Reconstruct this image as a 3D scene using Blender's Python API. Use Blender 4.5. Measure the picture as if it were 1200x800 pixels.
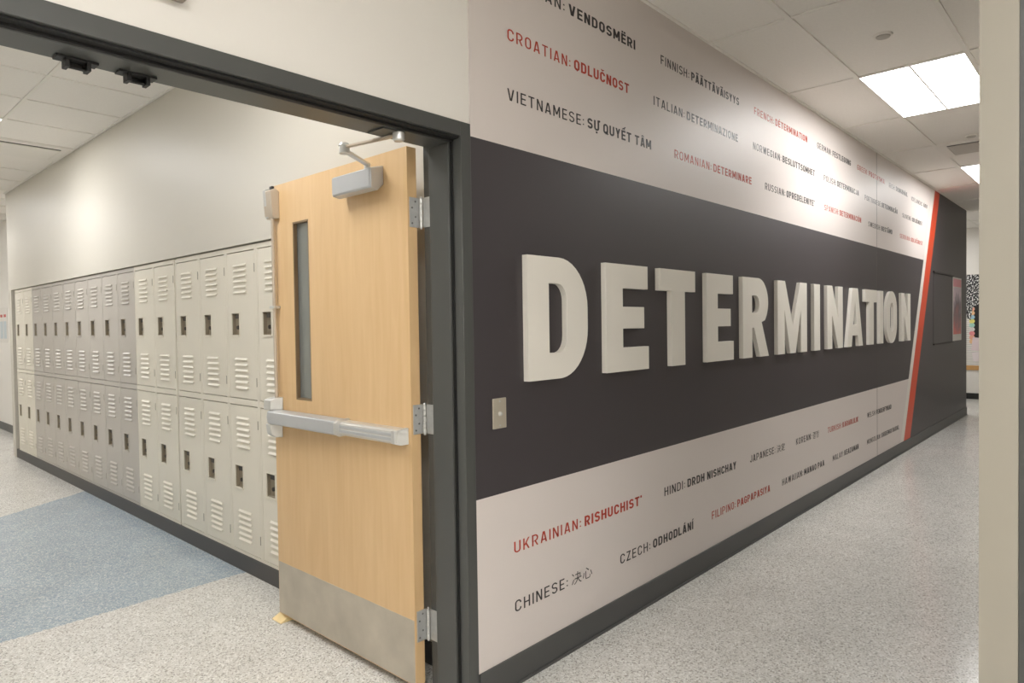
import bpy, bmesh, math, random
from mathutils import Vector, Matrix
random.seed(7)
S = bpy.context.scene
for o in list(bpy.data.objects):
    bpy.data.objects.remove(o)
COL = S.collection

# ------------------------------------------------------------------ camera
YAW, PITCH, ROLL, FPX, EYE = 0.82802, 0.02330, -0.01501, 789.335, 1.425
Fv = Vector((math.sin(YAW) * math.cos(PITCH), math.cos(YAW) * math.cos(PITCH), -math.sin(PITCH)))
R0 = Vector((math.cos(YAW), -math.sin(YAW), 0))
U0 = R0.cross(Fv)
Rv = R0 * math.cos(ROLL) + U0 * math.sin(ROLL)
Uv = -R0 * math.sin(ROLL) + U0 * math.cos(ROLL)
cam = bpy.data.objects.new('camera', bpy.data.cameras.new('camera'))
COL.objects.link(cam)
cam.data.sensor_width = 36
cam.data.lens = FPX / 1200 * 36
cam.data.clip_start = 0.05
m3 = Matrix((Rv, Uv, -Fv)).transposed()
cam.matrix_world = Matrix.Translation((0, 0, EYE)) @ m3.to_4x4()
S.camera = cam

# ------------------------------------------------------------------ world, exposure
LAMP_A, LAMP_B, LAMP_N = 12.4, 14.2, 19.5
LAMP_COL = (1.0, 0.992, 0.978)
S.view_settings.view_transform = 'Standard'
S.view_settings.look = 'None'
S.view_settings.gamma = 1
S.view_settings.use_curve_mapping = False
S.view_settings.exposure = 0.56
w = bpy.data.worlds.new('world')
S.world = w
w.use_nodes = True
w.node_tree.nodes['Background'].inputs[0].default_value = (1, 0.96, 0.9, 1)
w.node_tree.nodes['Background'].inputs[1].default_value = 0.02


# ------------------------------------------------------------------ materials
def lin(c):
    return tuple((v / 255 / 12.92) if v / 255 <= 0.04045 else ((v / 255 + 0.055) / 1.055) ** 2.4 for v in c)


MATS = {}


def mat(name, rgb, rough=0.5, metal=0.0, spec=0.5, noise=None, bump=None, coat=0.0, stretch=None):
    """rgb in sRGB 0..255; noise=(scale, amount) colour variation; bump=(scale, strength)"""
    if name in MATS:
        return MATS[name]
    m = bpy.data.materials.new(name)
    m.use_nodes = True
    nt = m.node_tree
    b = nt.nodes['Principled BSDF']
    c = lin(rgb)
    b.inputs['Base Color'].default_value = (*c, 1)
    b.inputs['Roughness'].default_value = rough
    b.inputs['Metallic'].default_value = metal
    b.inputs['Specular IOR Level'].default_value = spec
    b.inputs['Coat Weight'].default_value = coat
    b.inputs['Coat Roughness'].default_value = 0.12
    tc = nt.nodes.new('ShaderNodeTexCoord')
    mp = nt.nodes.new('ShaderNodeMapping')
    nt.links.new(tc.outputs['Object'], mp.inputs['Vector'])
    if stretch:
        mp.inputs['Scale'].default_value = stretch
    if noise:
        n = nt.nodes.new('ShaderNodeTexNoise')
        n.inputs['Scale'].default_value = noise[0]
        n.inputs['Detail'].default_value = 5
        nt.links.new(mp.outputs[0], n.inputs['Vector'])
        mr = nt.nodes.new('ShaderNodeMapRange')
        mr.inputs['From Min'].default_value = 0.25
        mr.inputs['From Max'].default_value = 0.75
        mr.inputs['To Min'].default_value = 1 - noise[1]
        mr.inputs['To Max'].default_value = 1 + noise[1]
        nt.links.new(n.outputs['Fac'], mr.inputs['Value'])
        mx = nt.nodes.new('ShaderNodeVectorMath')
        mx.operation = 'SCALE'
        mx.inputs[0].default_value = c
        nt.links.new(mr.outputs[0], mx.inputs['Scale'])
        nt.links.new(mx.outputs[0], b.inputs['Base Color'])
    if bump:
        n2 = nt.nodes.new('ShaderNodeTexNoise')
        n2.inputs['Scale'].default_value = bump[0]
        n2.inputs['Detail'].default_value = 3
        nt.links.new(mp.outputs[0], n2.inputs['Vector'])
        bp = nt.nodes.new('ShaderNodeBump')
        bp.inputs['Strength'].default_value = bump[1]
        bp.inputs['Distance'].default_value = 0.002
        nt.links.new(n2.outputs['Fac'], bp.inputs['Height'])
        nt.links.new(bp.outputs[0], b.inputs['Normal'])
    MATS[name] = m
    return m


def emit_mat(name, strength):
    m = bpy.data.materials.new(name)
    m.use_nodes = True
    nt = m.node_tree
    nt.nodes.remove(nt.nodes['Principled BSDF'])
    e = nt.nodes.new('ShaderNodeEmission')
    e.inputs[0].default_value = (*LAMP_COL, 1)
    e.inputs[1].default_value = strength
    nt.links.new(e.outputs[0], nt.nodes['Material Output'].inputs[0])
    return m


def floor_mat():
    m = bpy.data.materials.new('terrazzo_floor')
    m.use_nodes = True
    nt = m.node_tree
    N, L = nt.nodes, nt.links
    b = N['Principled BSDF']
    tc = N.new('ShaderNodeTexCoord')
    sep = N.new('ShaderNodeSeparateXYZ')
    L.new(tc.outputs['Object'], sep.inputs[0])

    def math_(op, a, c=None):
        n = N.new('ShaderNodeMath')
        n.operation = op
        for i, v in enumerate((a, c)):
            if v is None:
                continue
            if isinstance(v, (int, float)):
                n.inputs[i].default_value = v
            else:
                L.new(v, n.inputs[i])
        return n.outputs[0]
    X, Y = sep.outputs[0], sep.outputs[1]
    wob = N.new('ShaderNodeTexNoise')
    wob.inputs['Scale'].default_value = 60
    L.new(tc.outputs['Object'], wob.inputs['Vector'])
    Yw = math_('ADD', Y, math_('MULTIPLY', math_('SUBTRACT', wob.outputs['Fac'], 0.5), 0.05))
    near = math_('GREATER_THAN', Yw, 3.83)
    far = math_('LESS_THAN', math_('SUBTRACT', Yw, math_('MULTIPLY', X, 0.65)), 5.72)
    mask = math_('MULTIPLY', near, far)
    # chips
    v1 = N.new('ShaderNodeTexVoronoi')
    v1.inputs['Scale'].default_value = 170
    L.new(tc.outputs['Object'], v1.inputs['Vector'])
    r1 = N.new('ShaderNodeValToRGB')
    r1.color_ramp.interpolation = 'CONSTANT'
    el = r1.color_ramp.elements
    el[0].position = 0
    el[0].color = (*lin((168, 166, 160)), 1)
    el[1].position = 0.12
    el[1].color = (*lin((213, 211, 205)), 1)
    e = el.new(0.5)
    e.color = (*lin((221, 219, 214)), 1)
    e = el.new(0.8)
    e.color = (*lin((238, 237, 233)), 1)
    e = el.new(0.93)
    e.color = (*lin((184, 179, 170)), 1)
    sc = N.new('ShaderNodeSeparateColor')
    L.new(v1.outputs['Color'], sc.inputs[0])
    L.new(sc.outputs[0], r1.inputs[0])
    r2 = N.new('ShaderNodeValToRGB')
    r2.color_ramp.interpolation = 'CONSTANT'
    el = r2.color_ramp.elements
    el[0].position = 0
    el[0].color = (*lin((146, 161, 174)), 1)
    el[1].position = 0.2
    el[1].color = (*lin((168, 181, 190)), 1)
    e = el.new(0.65)
    e.color = (*lin((180, 190, 197)), 1)
    e = el.new(0.88)
    e.color = (*lin((210, 214, 215)), 1)
    L.new(sc.outputs[0], r2.inputs[0])
    mx = N.new('ShaderNodeMix')
    mx.data_type = 'RGBA'
    L.new(mask, mx.inputs[0])
    L.new(r1.outputs[0], mx.inputs[6])
    L.new(r2.outputs[0], mx.inputs[7])
    # broad mottling
    n3 = N.new('ShaderNodeTexNoise')
    n3.inputs['Scale'].default_value = 3
    n3.inputs['Detail'].default_value = 4
    L.new(tc.outputs['Object'], n3.inputs['Vector'])
    mr = N.new('ShaderNodeMapRange')
    mr.inputs['From Min'].default_value = 0.3
    mr.inputs['From Max'].default_value = 0.7
    mr.inputs['To Min'].default_value = 0.93
    mr.inputs['To Max'].default_value = 1.04
    L.new(n3.outputs['Fac'], mr.inputs['Value'])
    vm = N.new('ShaderNodeVectorMath')
    vm.operation = 'SCALE'
    L.new(mx.outputs[2], vm.inputs[0])
    L.new(mr.outputs[0], vm.inputs['Scale'])
    L.new(vm.outputs[0], b.inputs['Base Color'])
    b.inputs['Roughness'].default_value = 0.2
    bn = N.new('ShaderNodeTexNoise')
    bn.inputs['Scale'].default_value = 45
    bn.inputs['Detail'].default_value = 3
    L.new(tc.outputs['Object'], bn.inputs['Vector'])
    bp = N.new('ShaderNodeBump')
    bp.inputs['Strength'].default_value = 0.2
    bp.inputs['Distance'].default_value = 0.002
    L.new(bn.outputs['Fac'], bp.inputs['Height'])
    L.new(bp.outputs[0], b.inputs['Normal'])
    return m


def wood_mat():
    m = bpy.data.materials.new('maple_veneer')
    m.use_nodes = True
    nt = m.node_tree
    N, L = nt.nodes, nt.links
    b = N['Principled BSDF']
    tc = N.new('ShaderNodeTexCoord')
    mp = N.new('ShaderNodeMapping')
    mp.inputs['Scale'].default_value = (9, 9, 0.9)
    L.new(tc.outputs['Object'], mp.inputs['Vector'])
    n = N.new('ShaderNodeTexNoise')
    n.inputs['Scale'].default_value = 3
    n.inputs['Detail'].default_value = 8
    n.inputs['Distortion'].default_value = 0.6
    L.new(mp.outputs[0], n.inputs['Vector'])
    r = N.new('ShaderNodeValToRGB')
    r.color_ramp.elements[0].position = 0.3
    r.color_ramp.elements[0].color = (*lin((211, 176, 129)), 1)
    r.color_ramp.elements[1].position = 0.72
    r.color_ramp.elements[1].color = (*lin((219, 186, 141)), 1)
    L.new(n.outputs['Fac'], r.inputs[0])
    L.new(r.outputs[0], b.inputs['Base Color'])
    b.inputs['Roughness'].default_value = 0.42
    return m


M_FLOOR = floor_mat()
M_WOOD = wood_mat()
M_WALL = mat('cream_wall_paint', (230, 226, 219), 0.35, bump=(220, 0.05))
M_HALL = mat('locker_hall_wall_paint', (210, 205, 194), 0.46, bump=(3.0, 0.10))
M_TILE = mat('ceiling_tile', (244, 240, 234), 0.95, noise=(60, 0.02), bump=(160, 0.2))
M_GRID = mat('ceiling_grid_metal', (240, 236, 229), 0.5)
M_FRAME = mat('charcoal_frame_paint', (76, 77, 75), 0.36, bump=(300, 0.05))
M_RABBET = mat('black_rabbet_strip', (16, 16, 16), 0.7)
M_RUBBER = mat('dark_rubber_base', (72, 70, 69), 0.5)
M_RUBBER2 = mat('grey_rubber_base', (76, 76, 75), 0.45)
M_UP = mat('warm_grey_wallcovering', (219, 210, 205), 0.46, spec=0.5, bump=(260, 0.05))
M_BAND = mat('charcoal_wallcovering', (65, 60, 63), 0.42, bump=(260, 0.06))
M_RED = mat('orange_red_vinyl', (210, 72, 36), 0.4)
M_STRIPE = mat('white_vinyl', (228, 222, 214), 0.4)
M_LETTER = mat('offwhite_acrylic', (235, 230, 220), 0.4)
M_TXT = mat('black_lettering', (44, 38, 37), 0.42)
M_TXTRED = mat('red_lettering', (178, 54, 24), 0.42)
M_LOCK = mat('beige_locker_enamel', (226, 220, 206), 0.48, noise=(4, 0.02))
M_LOCK2 = mat('taupe_locker_enamel', (190, 184, 176), 0.4, noise=(4, 0.02))
M_POCKET = mat('bronze_latch_metal', (158, 148, 130), 0.4, 0.2)
M_GAPSHADE = mat('painted_gap_shade', (40, 37, 34), 0.8)
M_STEEL = mat('satin_steel', (210, 210, 207), 0.32, 0.6)
M_ALU = mat('aluminium_paint', (192, 194, 196), 0.34, 0.4)
M_ALUL = mat('light_anodised_aluminium', (214, 213, 209), 0.28, 0.55)
M_HINGE = mat('brushed_steel_hinge', (186, 187, 186), 0.45, 0.5, noise=(60, 0.08))
M_KICK = mat('scuffed_stainless', (196, 188, 174), 0.42, 0.6, noise=(6, 0.15))
M_ROD = mat('bronze_rod', (198, 185, 168), 0.35, 0.3)
M_BLACK = mat('black_metal', (24, 23, 23), 0.45)
M_GLASSFRAME = mat('dark_bronze_trim', (126, 104, 76), 0.5)
M_PINE = mat('pale_pine', (238, 214, 160), 0.6, noise=(25, 0.06))
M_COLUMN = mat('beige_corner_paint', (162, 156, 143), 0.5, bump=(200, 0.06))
M_LAMPA = emit_mat('lit_diffuser_corridor', LAMP_A)
M_LAMPN = emit_mat('lit_diffuser_entry', LAMP_N)
M_LAMPD = emit_mat('lit_diffuser_doorway', LAMP_B * 0.75)
M_LAMPB = emit_mat('lit_diffuser_locker_hall', LAMP_B)
M_PAPER = mat('white_paper', (226, 222, 216), 0.7)
M_VENTGREY = mat('vent_grey', (196, 191, 183), 0.7)  # even grey of the vent plate and sprinkler caps
M_GLASS = mat('tinted_glass', (168, 172, 168), 0.04)
_b = M_GLASS.node_tree.nodes['Principled BSDF']
_b.inputs['Transmission Weight'].default_value = 0.6
_b.inputs['IOR'].default_value = 1.45


# ------------------------------------------------------------------ geometry helpers
class MB:
    """collects shapes in world space and links them as one mesh object"""

    def __init__(self):
        self.bm = bmesh.new()

    def box(self, x0, x1, y0, y1, z0, z1):
        x0, x1 = sorted((x0, x1))
        y0, y1 = sorted((y0, y1))
        z0, z1 = sorted((z0, z1))
        v = [self.bm.verts.new(p) for p in ((x0, y0, z0), (x1, y0, z0), (x1, y1, z0), (x0, y1, z0),
                                            (x0, y0, z1), (x1, y0, z1), (x1, y1, z1), (x0, y1, z1))]
        for f in ((3, 2, 1, 0), (4, 5, 6, 7), (0, 1, 5, 4), (1, 2, 6, 5), (2, 3, 7, 6), (3, 0, 4, 7)):
            self.bm.faces.new([v[i] for i in f])
        return self

    def prism(self, pts, d):
        """closed outline pts (3-D, planar) pushed along vector d"""
        d = Vector(d)
        a = [self.bm.verts.new(p) for p in pts]
        b = [self.bm.verts.new(Vector(p) + d) for p in pts]
        n = len(pts)
        fs = [self.bm.faces.new(a), self.bm.faces.new(list(reversed(b)))]
        for i in range(n):
            fs.append(self.bm.faces.new([a[(i + 1) % n], a[i], b[i], b[(i + 1) % n]]))
        bmesh.ops.recalc_face_normals(self.bm, faces=fs)
        return self

    def tube(self, p, q, r0, r1=None, n=16):
        r1 = r0 if r1 is None else r1
        p, q = Vector(p), Vector(q)
        ax = (q - p).normalized()
        u = ax.orthogonal().normalized()
        v = ax.cross(u)
        A, B = [], []
        for i in range(n):
            t = 2 * math.pi * i / n
            d = u * math.cos(t) + v * math.sin(t)
            A.append(self.bm.verts.new(p + d * r0))
            B.append(self.bm.verts.new(q + d * r1))
        fs = [self.bm.faces.new(A), self.bm.faces.new(B)]
        for i in range(n):
            fs.append(self.bm.faces.new([A[i], A[(i + 1) % n], B[(i + 1) % n], B[i]]))
        bmesh.ops.recalc_face_normals(self.bm, faces=fs)
        return self

    def bar(self, p, q, wdt, hgt, up=(0, 0, 1)):
        """rectangular bar from p to q"""
        p, q, up = Vector(p), Vector(q), Vector(up)
        ax = (q - p).normalized()
        s = ax.cross(up).normalized()
        u = s.cross(ax)
        pts = [p + s * a * wdt / 2 + u * b * hgt / 2 for a, b in ((-1, -1), (1, -1), (1, 1), (-1, 1))]
        return self.prism(pts, q - p)

    def build(self, name, material, parent=None, origin=None, bevel=0.0, smooth=False, seg=2):
        org = Vector(origin) if origin is not None else (parent_loc(parent) if parent else Vector((0, 0, 0)))
        me = bpy.data.meshes.new(name)
        bmesh.ops.translate(self.bm, verts=self.bm.verts, vec=-org)
        self.bm.to_mesh(me)
        self.bm.free()
        return link_mesh(name, me, material, parent, org if not parent else None, bevel, smooth, seg)


def parent_loc(p):
    v = Vector((0, 0, 0))
    while p:
        v += p.location
        p = p.parent
    return v


def link_mesh(name, me, material, parent=None, loc=None, bevel=0.0, smooth=False, seg=2):
    o = bpy.data.objects.new(name, me)
    COL.objects.link(o)
    if material:
        me.materials.append(material)
    if parent:
        o.parent = parent
    elif loc is not None:
        o.location = loc
    if bevel:
        b = o.modifiers.new('bevel', 'BEVEL')
        b.width = bevel
        b.segments = seg
        b.limit_method = 'ANGLE'
        b.angle_limit = math.radians(40)
    if smooth or bevel:
        for f in me.polygons:
            f.use_smooth = True
        me.set_sharp_from_angle(angle=math.radians(35))
    return o


def thing(name, loc, label, cat, group=None, kind=None):
    o = bpy.data.objects.new(name, None)
    COL.objects.link(o)
    o.location = loc
    o.empty_display_size = 0.05
    return tag(o, label, cat, group, kind)


def tag(o, label=None, cat=None, group=None, kind=None):
    if label:
        o['label'] = label
    if cat:
        o['category'] = cat
    if group:
        o['group'] = group
    if kind:
        o['kind'] = kind
    return o


def struct(o, label=None):
    o['kind'] = 'structure'
    if label:
        o['label'] = label
    return o


def copy_tree(o, parent=None):
    c = o.copy()
    COL.objects.link(c)
    c.parent = parent
    for ch in o.children:
        copy_tree(ch, c)
    return c


# ------------------------------------------------------------------ the setting
CEIL = 3.03
W = 1.80           # mural wall plane (faces -Y)
LX = 1.815         # locker hall wall plane (faces -X)
struct(MB().box(-4.2, 15, -3.2, 17, -0.1, 0).build('floor', M_FLOOR), 'speckled grey terrazzo floor with a pale blue field by the lockers')
struct(MB().box(-4.2, 15, -3.2, 17, CEIL + 0.004, CEIL + 0.1).build('ceiling', M_TILE), 'suspended ceiling of pale acoustic tiles')

# ceiling grid: main tees and cross tees
g = MB()
xs = [4.87 + 1.204 * k for k in range(-8, 9)]
ys = [1.34 - 0.61 * k for k in range(0, 8)]
for y in ys:
    x1 = 2.0 if y < 0.25 else 14.3
    g.box(-4, x1, y - 0.014, y + 0.014, CEIL - 0.006, CEIL + 0.006)
for x in xs:
    if x > 14.3:
        continue
    g.box(x - 0.012, x + 0.012, 0.3 if x > 2.0 else -3, W - 0.001, CEIL - 0.0025, CEIL + 0.006)
g.box(-4, 11.95, W - 0.022, W - 0.003, CEIL - 0.004, CEIL + 0.006)      # wall angle along the mural wall
for x in (12.1, 13.3):
    g.box(x - 0.012, x + 0.012, 1.8, 6, CEIL - 0.0025, CEIL + 0.006)
for k in range(7):
    y = 1.95 + 0.61 * k
    g.box(11.97, 14.3, y - 0.012, y + 0.012, CEIL - 0.003, CEIL + 0.006)
struct(g.build('trim_1', M_GRID), 'white metal ceiling grid in the mural corridor')
g = MB()
for k in range(-5, 18):
    y = 4.995 + 0.615 * k
    if y > 2.1:
        g.box(-1.4, LX - 0.001 if y < 9.5 else 2.2, y - 0.012, y + 0.012, CEIL - 0.0025, CEIL + 0.006)
for x in (1.19, -0.03, -1.25):
    g.box(x - 0.012, x + 0.012, 2.05, 16, CEIL - 0.003, CEIL + 0.006)
g.box(LX - 0.022, LX - 0.003, 2.05, 9.55, CEIL - 0.004, CEIL + 0.006)
struct(g.build('trim_2', M_GRID), 'white metal ceiling grid in the locker hall')

# mural wall with the double-door opening
FX, FXL, FTOP = 1.745, -0.47, 2.170        # outer edges of the door frame
m = MB()
m.box(-4.2, FXL, W, W + 0.2, 0, CEIL + 0.01)
m.box(FXL, FX, W, W + 0.2, FTOP, CEIL + 0.01)
m.box(FX, 11.95, W, W + 0.2, 0, CEIL + 0.01)
m.box(11.80, 11.95, W + 0.2, 6.0, 0, CEIL + 0.01)
struct(m.build('wall_front', M_WALL), 'cream wall over the doorway that carries the mural')
m = MB()
m.box(FX + 0.002, 11.962, W - 0.012, W, 0, 0.118)
m.box(11.95, 11.962, W - 0.012, 5.9, 0, 0.118)
m.box(FX + 0.002, 11.962, W - 0.019, W - 0.012, 0, 0.012)
struct(m.build('baseboard_front', M_RUBBER2, bevel=0.002), 'dark grey rubber baseboard along the foot of the mural')
struct(MB().box(-4, FXL - 0.002, W - 0.012, W, 0, 0.118).build('baseboard_side', M_RUBBER2))
# opposite corridor wall, whose end stands beside the camera
struct(MB().box(2.04, 14.4, 0.2, 0.28, 0, CEIL + 0.01).build('wall_right', M_COLUMN), 'beige wall end standing at the right edge of the picture')
struct(MB().box(2.046, 2.2, 0.06, 0.1995, 0, CEIL + 0.01).build('trim_3', M_FRAME), 'dark frame strip behind the beige wall end')
struct(MB().box(2.2, 2.35, -3.2, 0.1995, 0, CEIL + 0.01).build('wall_side', M_WALL))
struct(MB().box(-4.2, 2.2, -3.2, -3.05, 0, CEIL + 0.01).build('wall_rear', M_WALL))
struct(MB().box(-4.2, -4.05, -3.05, W, 0, CEIL + 0.01).build('wall_west', M_WALL))
struct(MB().box(14.35, 14.5, 0.2, 6, 0, CEIL + 0.01).build('wall_far', M_WALL), 'cream wall far down the corridor')
struct(MB().box(11.95, 14.4, 5.95, 6.1, 0, CEIL + 0.01).build('wall_north', M_WALL))
struct(MB().box(14.338, 14.35, 0.28, 5.9, 0, 0.105).build('baseboard_far', M_BLACK), 'black baseboard under the far notice board')

# locker hall: wall above the lockers, end return, set-back wall beyond
LOCK_Y0, LOCK_Y1, LTOP = 2.10, 9.36, 1.910
m = MB()
m.box(LX, LX + 0.6, 2.0, 9.55, 1.9165, CEIL + 0.01)
m.box(LX, LX + 0.6, 9.43, 9.55, 0, 1.9165)
m.box(LX, LX + 0.6, 2.0, LOCK_Y0 - 0.01, 0, 1.9165)
m.box(LX + 0.5, LX + 0.6, LOCK_Y0 - 0.01, 9.43, 0, 1.9165)
struct(m.build('wall_left', M_HALL), 'glossy beige wall above the row of lockers')
struct(MB().box(LX + 0.008, LX + 0.05, LOCK_Y0 - 0.009, 9.428, 0, 0.097).build('baseboard_left', M_RUBBER), 'dark rubber baseboard under the lockers')
m = MB()
m.box(LX + 0.05, LX + 0.055, LOCK_Y0, 9.4295, LTOP + 0.001, 1.9163)
m.box(LX + 0.05, LX + 0.055, LOCK_Y1 + 0.002, 9.4295, 0.098, LTOP)
struct(m.build('trim_4', M_GAPSHADE), 'dark strips painted as shade in the gap around the locker row')  # shade inside the gap, put in as dark-coloured strips
struct(MB().box(2.23, 2.38, 9.55, 16.2, 0, CEIL + 0.01).build('wall_back', M_WALL), 'pale wall set back beyond the lockers')
struct(MB().box(2.218, 2.23, 9.56, 16, 0, 0.11).build('baseboard_back', M_RUBBER2))
struct(MB().box(-1.6, 2.38, 16.05, 16.2, 0, CEIL + 0.01).build('wall_inner_back', M_WALL))
struct(MB().box(-1.6, -1.45, 2.0, 16.05, 0, CEIL + 0.01).build('wall_inner_left', M_HALL))

# door frame (hollow metal): face, near rabbet, stop, far rabbet
YN, YS0, YS1, YF = W - 0.006, 1.848, 1.957, 2.006
JX, SX, HZ, SZ = 1.695, 1.680, 2.117, 2.102
t = struct(thing('trim_5', (FX, W, 0), 'charcoal metal frame around the double doorway', None))
m = MB()
m.box(JX, FX, YN, YF, 0, FTOP)
m.box(SX, JX, YS0, YS1, 0, SZ)
m.build('jamb', M_FRAME, t, bevel=0.002)
m = MB()
m.box(FXL + 0.05, JX, YN, YF, HZ, FTOP)
m.box(FXL + 0.05, JX, YS0, YS1, SZ, HZ)
m.build('head', M_FRAME, t, bevel=0.002)
m = MB()
m.box(FXL, FXL + 0.05, YN, YF, 0, FTOP)
m.box(FXL + 0.05, FXL + 0.065, YS0, YS1, 0, SZ)
m.build('jamb', M_FRAME, t, bevel=0.002)
m = MB()
m.box(FXL + 0.05, JX, YN + 0.012, YS0, HZ - 0.006, HZ)
m.box(FXL + 0.05, JX, YS0 - 0.014, YS0, HZ - 0.013, HZ - 0.006)
m.box(JX - 0.006, JX, YS0 - 0.01, YS0, 0, HZ - 0.013)
m.build('rabbet_strip', M_RABBET, t)  # black strips filling the near rabbet up to the stop


# black strikes for the vertical rods, under the door head
def strike(x0, x1, label):
    xm = (x0 + x1) / 2
    s = thing('rod_strike', (xm, 1.94, SZ), label, 'strike plate', 'rod strikes under the door head')
    MB().box(x0 - 0.006, x1 + 0.006, 1.918, 1.955, SZ - 0.006, SZ - 0.0002).build('plate', M_BLACK, s, bevel=0.001)
    b = MB()
    b.box(x0 + 0.012, x0 + 0.022, 1.9165, 1.95, SZ - 0.026, SZ - 0.006)
    b.box(x1 - 0.022, x1 - 0.012, 1.9165, 1.95, SZ - 0.026, SZ - 0.006)
    b.box(x0 + 0.012, x1 - 0.012, 1.946, 1.95, SZ - 0.020, SZ - 0.006)
    b.tube((x0 + 0.012, 1.935, SZ - 0.021), (x1 - 0.012, 1.935, SZ - 0.021), 0.004, n=10)
    b.build('keeper', M_BLACK, s, bevel=0.001)


strike(0.480, 0.560, 'black rod strike under the dark door head, the farther one from the wooden door')
strike(0.618, 0.698, 'black rod strike under the dark door head, the closer one to the wooden door')

# ------------------------------------------------------------------ ceiling lights
def troffer(x0, label, M, y0=0.73, y1=1.34, x1=None, group='ceiling lights in the mural corridor'):
    x1 = x0 + 1.204 if x1 is None else x1
    t = thing('ceiling_light', ((x0 + x1) / 2, (y0 + y1) / 2, CEIL), label, 'ceiling light', group)
    f = MB()
    z0, z1 = CEIL - 0.005, CEIL + 0.002
    e = 0.014
    f.box(x0, x1, y0, y0 + e, z0, z1)
    f.box(x0, x1, y1 - e, y1, z0, z1)
    f.box(x0, x0 + e, y0 + e, y1 - e, z0, z1)
    f.box(x1 - e, x1, y0 + e, y1 - e, z0, z1)
    long_x = (x1 - x0) > (y1 - y0)
    ym = (y0 + y1) / 2
    f.box(x0 + e, x1 - e, ym - 0.0065, ym + 0.0065, z0, z1)
    f.build('light_frame', M_GRID, t)
    MB().box(x0 + e, x1 - e, y0 + e, ym - 0.0065, CEIL - 0.003, CEIL + 0.001).build('diffuser', M, t)
    MB().box(x0 + e, x1 - e, ym + 0.0065, y1 - e, CEIL - 0.003, CEIL + 0.001).build('diffuser', M, t)
    return t


troffer(4.87, 'large lit ceiling light panel by the top right, in two panes', M_LAMPA)
troffer(8.485, 'smaller lit ceiling light farther down the corridor past the vent', M_LAMPA)
troffer(-1.15, 'lit ceiling light above the photographer, nearest the doorway', M_LAMPN, -0.49, 0.12)
troffer(-3.56, 'lit ceiling light left of the doorway', M_LAMPA)
troffer(12.35, 'lit ceiling light in the cross hall past the far end of the mural', M_LAMPA, 2.56, 3.17)
troffer(0.05, 'lit ceiling light behind the photographer', M_LAMPN, -2.32, -1.71)
for y0, lb in ((2.53, 'lit ceiling light in the locker hall just inside the doorway'),
               (6.22, 'lit ceiling light over the blue floor of the locker hall'),
               (9.91, 'lit ceiling light before the far end of the lockers'),
               (13.6, 'lit ceiling light past the far end of the lockers')):
    troffer(-0.03, lb, M_LAMPD if y0 < 3 else M_LAMPB, y0, y0 + 0.615, 1.19, 'ceiling lights in the locker hall')


# ------------------------------------------------------------------ ceiling vents and caps
def vent(x0, x1, y0, y1, slot, label):
    t = thing('ceiling_vent', ((x0 + x1) / 2, (y0 + y1) / 2, CEIL), label, 'air vent', 'square ceiling vents')
    z0, z1 = CEIL - 0.007, CEIL + 0.002
    e = 0.07
    f = MB()
    f.box(x0, x1, y0, y0 + e, z0, z1)
    f.box(x0, x1, y1 - e, y1, z0, z1)
    f.box(x0, x0 + e, y0 + e, y1 - e, z0, z1)
    f.box(x1 - e, x1, y0 + e, y1 - e, z0, z1)
    f.build('vent_frame', M_GRID, t, bevel=0.002)
    MB().box(x0 + e, x1 - e, y0 + e, y1 - e, CEIL - 0.001, CEIL + 0.002).build('throat', M_BLACK, t)
    p = MB()
    s = 0.045
    if slot == 'x':
        p.box(x0 + e + s, x1 - e - 0.004, y0 + e + 0.004, y1 - e - 0.004, CEIL - 0.009, CEIL - 0.002)
    else:
        p.box(x0 + e + 0.004, x1 - e - 0.004, y0 + e + s, y1 - e - 0.004, CEIL - 0.009, CEIL - 0.002)
    p.build('face_plate', M_VENTGREY if slot == 'x' else M_GRID, t, bevel=0.002)


vent(7.285, 7.885, 0.735, 1.335, 'x', 'square white ceiling vent between the two lit ceiling lights')
vent(1.205, 1.80, 6.845, 7.45, 'y', 'white ceiling vent with dark slot above the far lockers')
for x, lb in ((4.26, 'round white sprinkler cap in the tile before the large ceiling light'),
              (7.12, 'small round sprinkler cap just before the square ceiling vent')):
    s = thing('sprinkler_cap', (x, 1.035, CEIL), lb, 'sprinkler', 'round sprinkler caps in the ceiling')
    MB().tube((x, 1.035, CEIL + 0.003), (x, 1.035, CEIL - 0.006), 0.05, 0.046, 32).build('rim', M_GRID, s, smooth=True)
    MB().tube((x, 1.035, CEIL - 0.006), (x, 1.035, CEIL - 0.012), 0.037, 0.034, 32).build('cap', M_VENTGREY, s, smooth=True)

# ------------------------------------------------------------------ the mural
def rl(z):
    return 8.12 + 0.545 * z          # left edge of the red stripe


Z0, Z1, BL, BT = 0.118, CEIL - 0.001, 0.775, 2.126
PD = (0, -0.004, 0)
mural = thing('wall_mural', (FX, W, 0), 'long charcoal and warm grey mural printed with the word for determination in many languages', 'mural')


def panel(name, mt, pts):
    return MB().prism([(x, W - 0.0005, z) for x, z in pts], PD).build(name, mt, mural)


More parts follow.
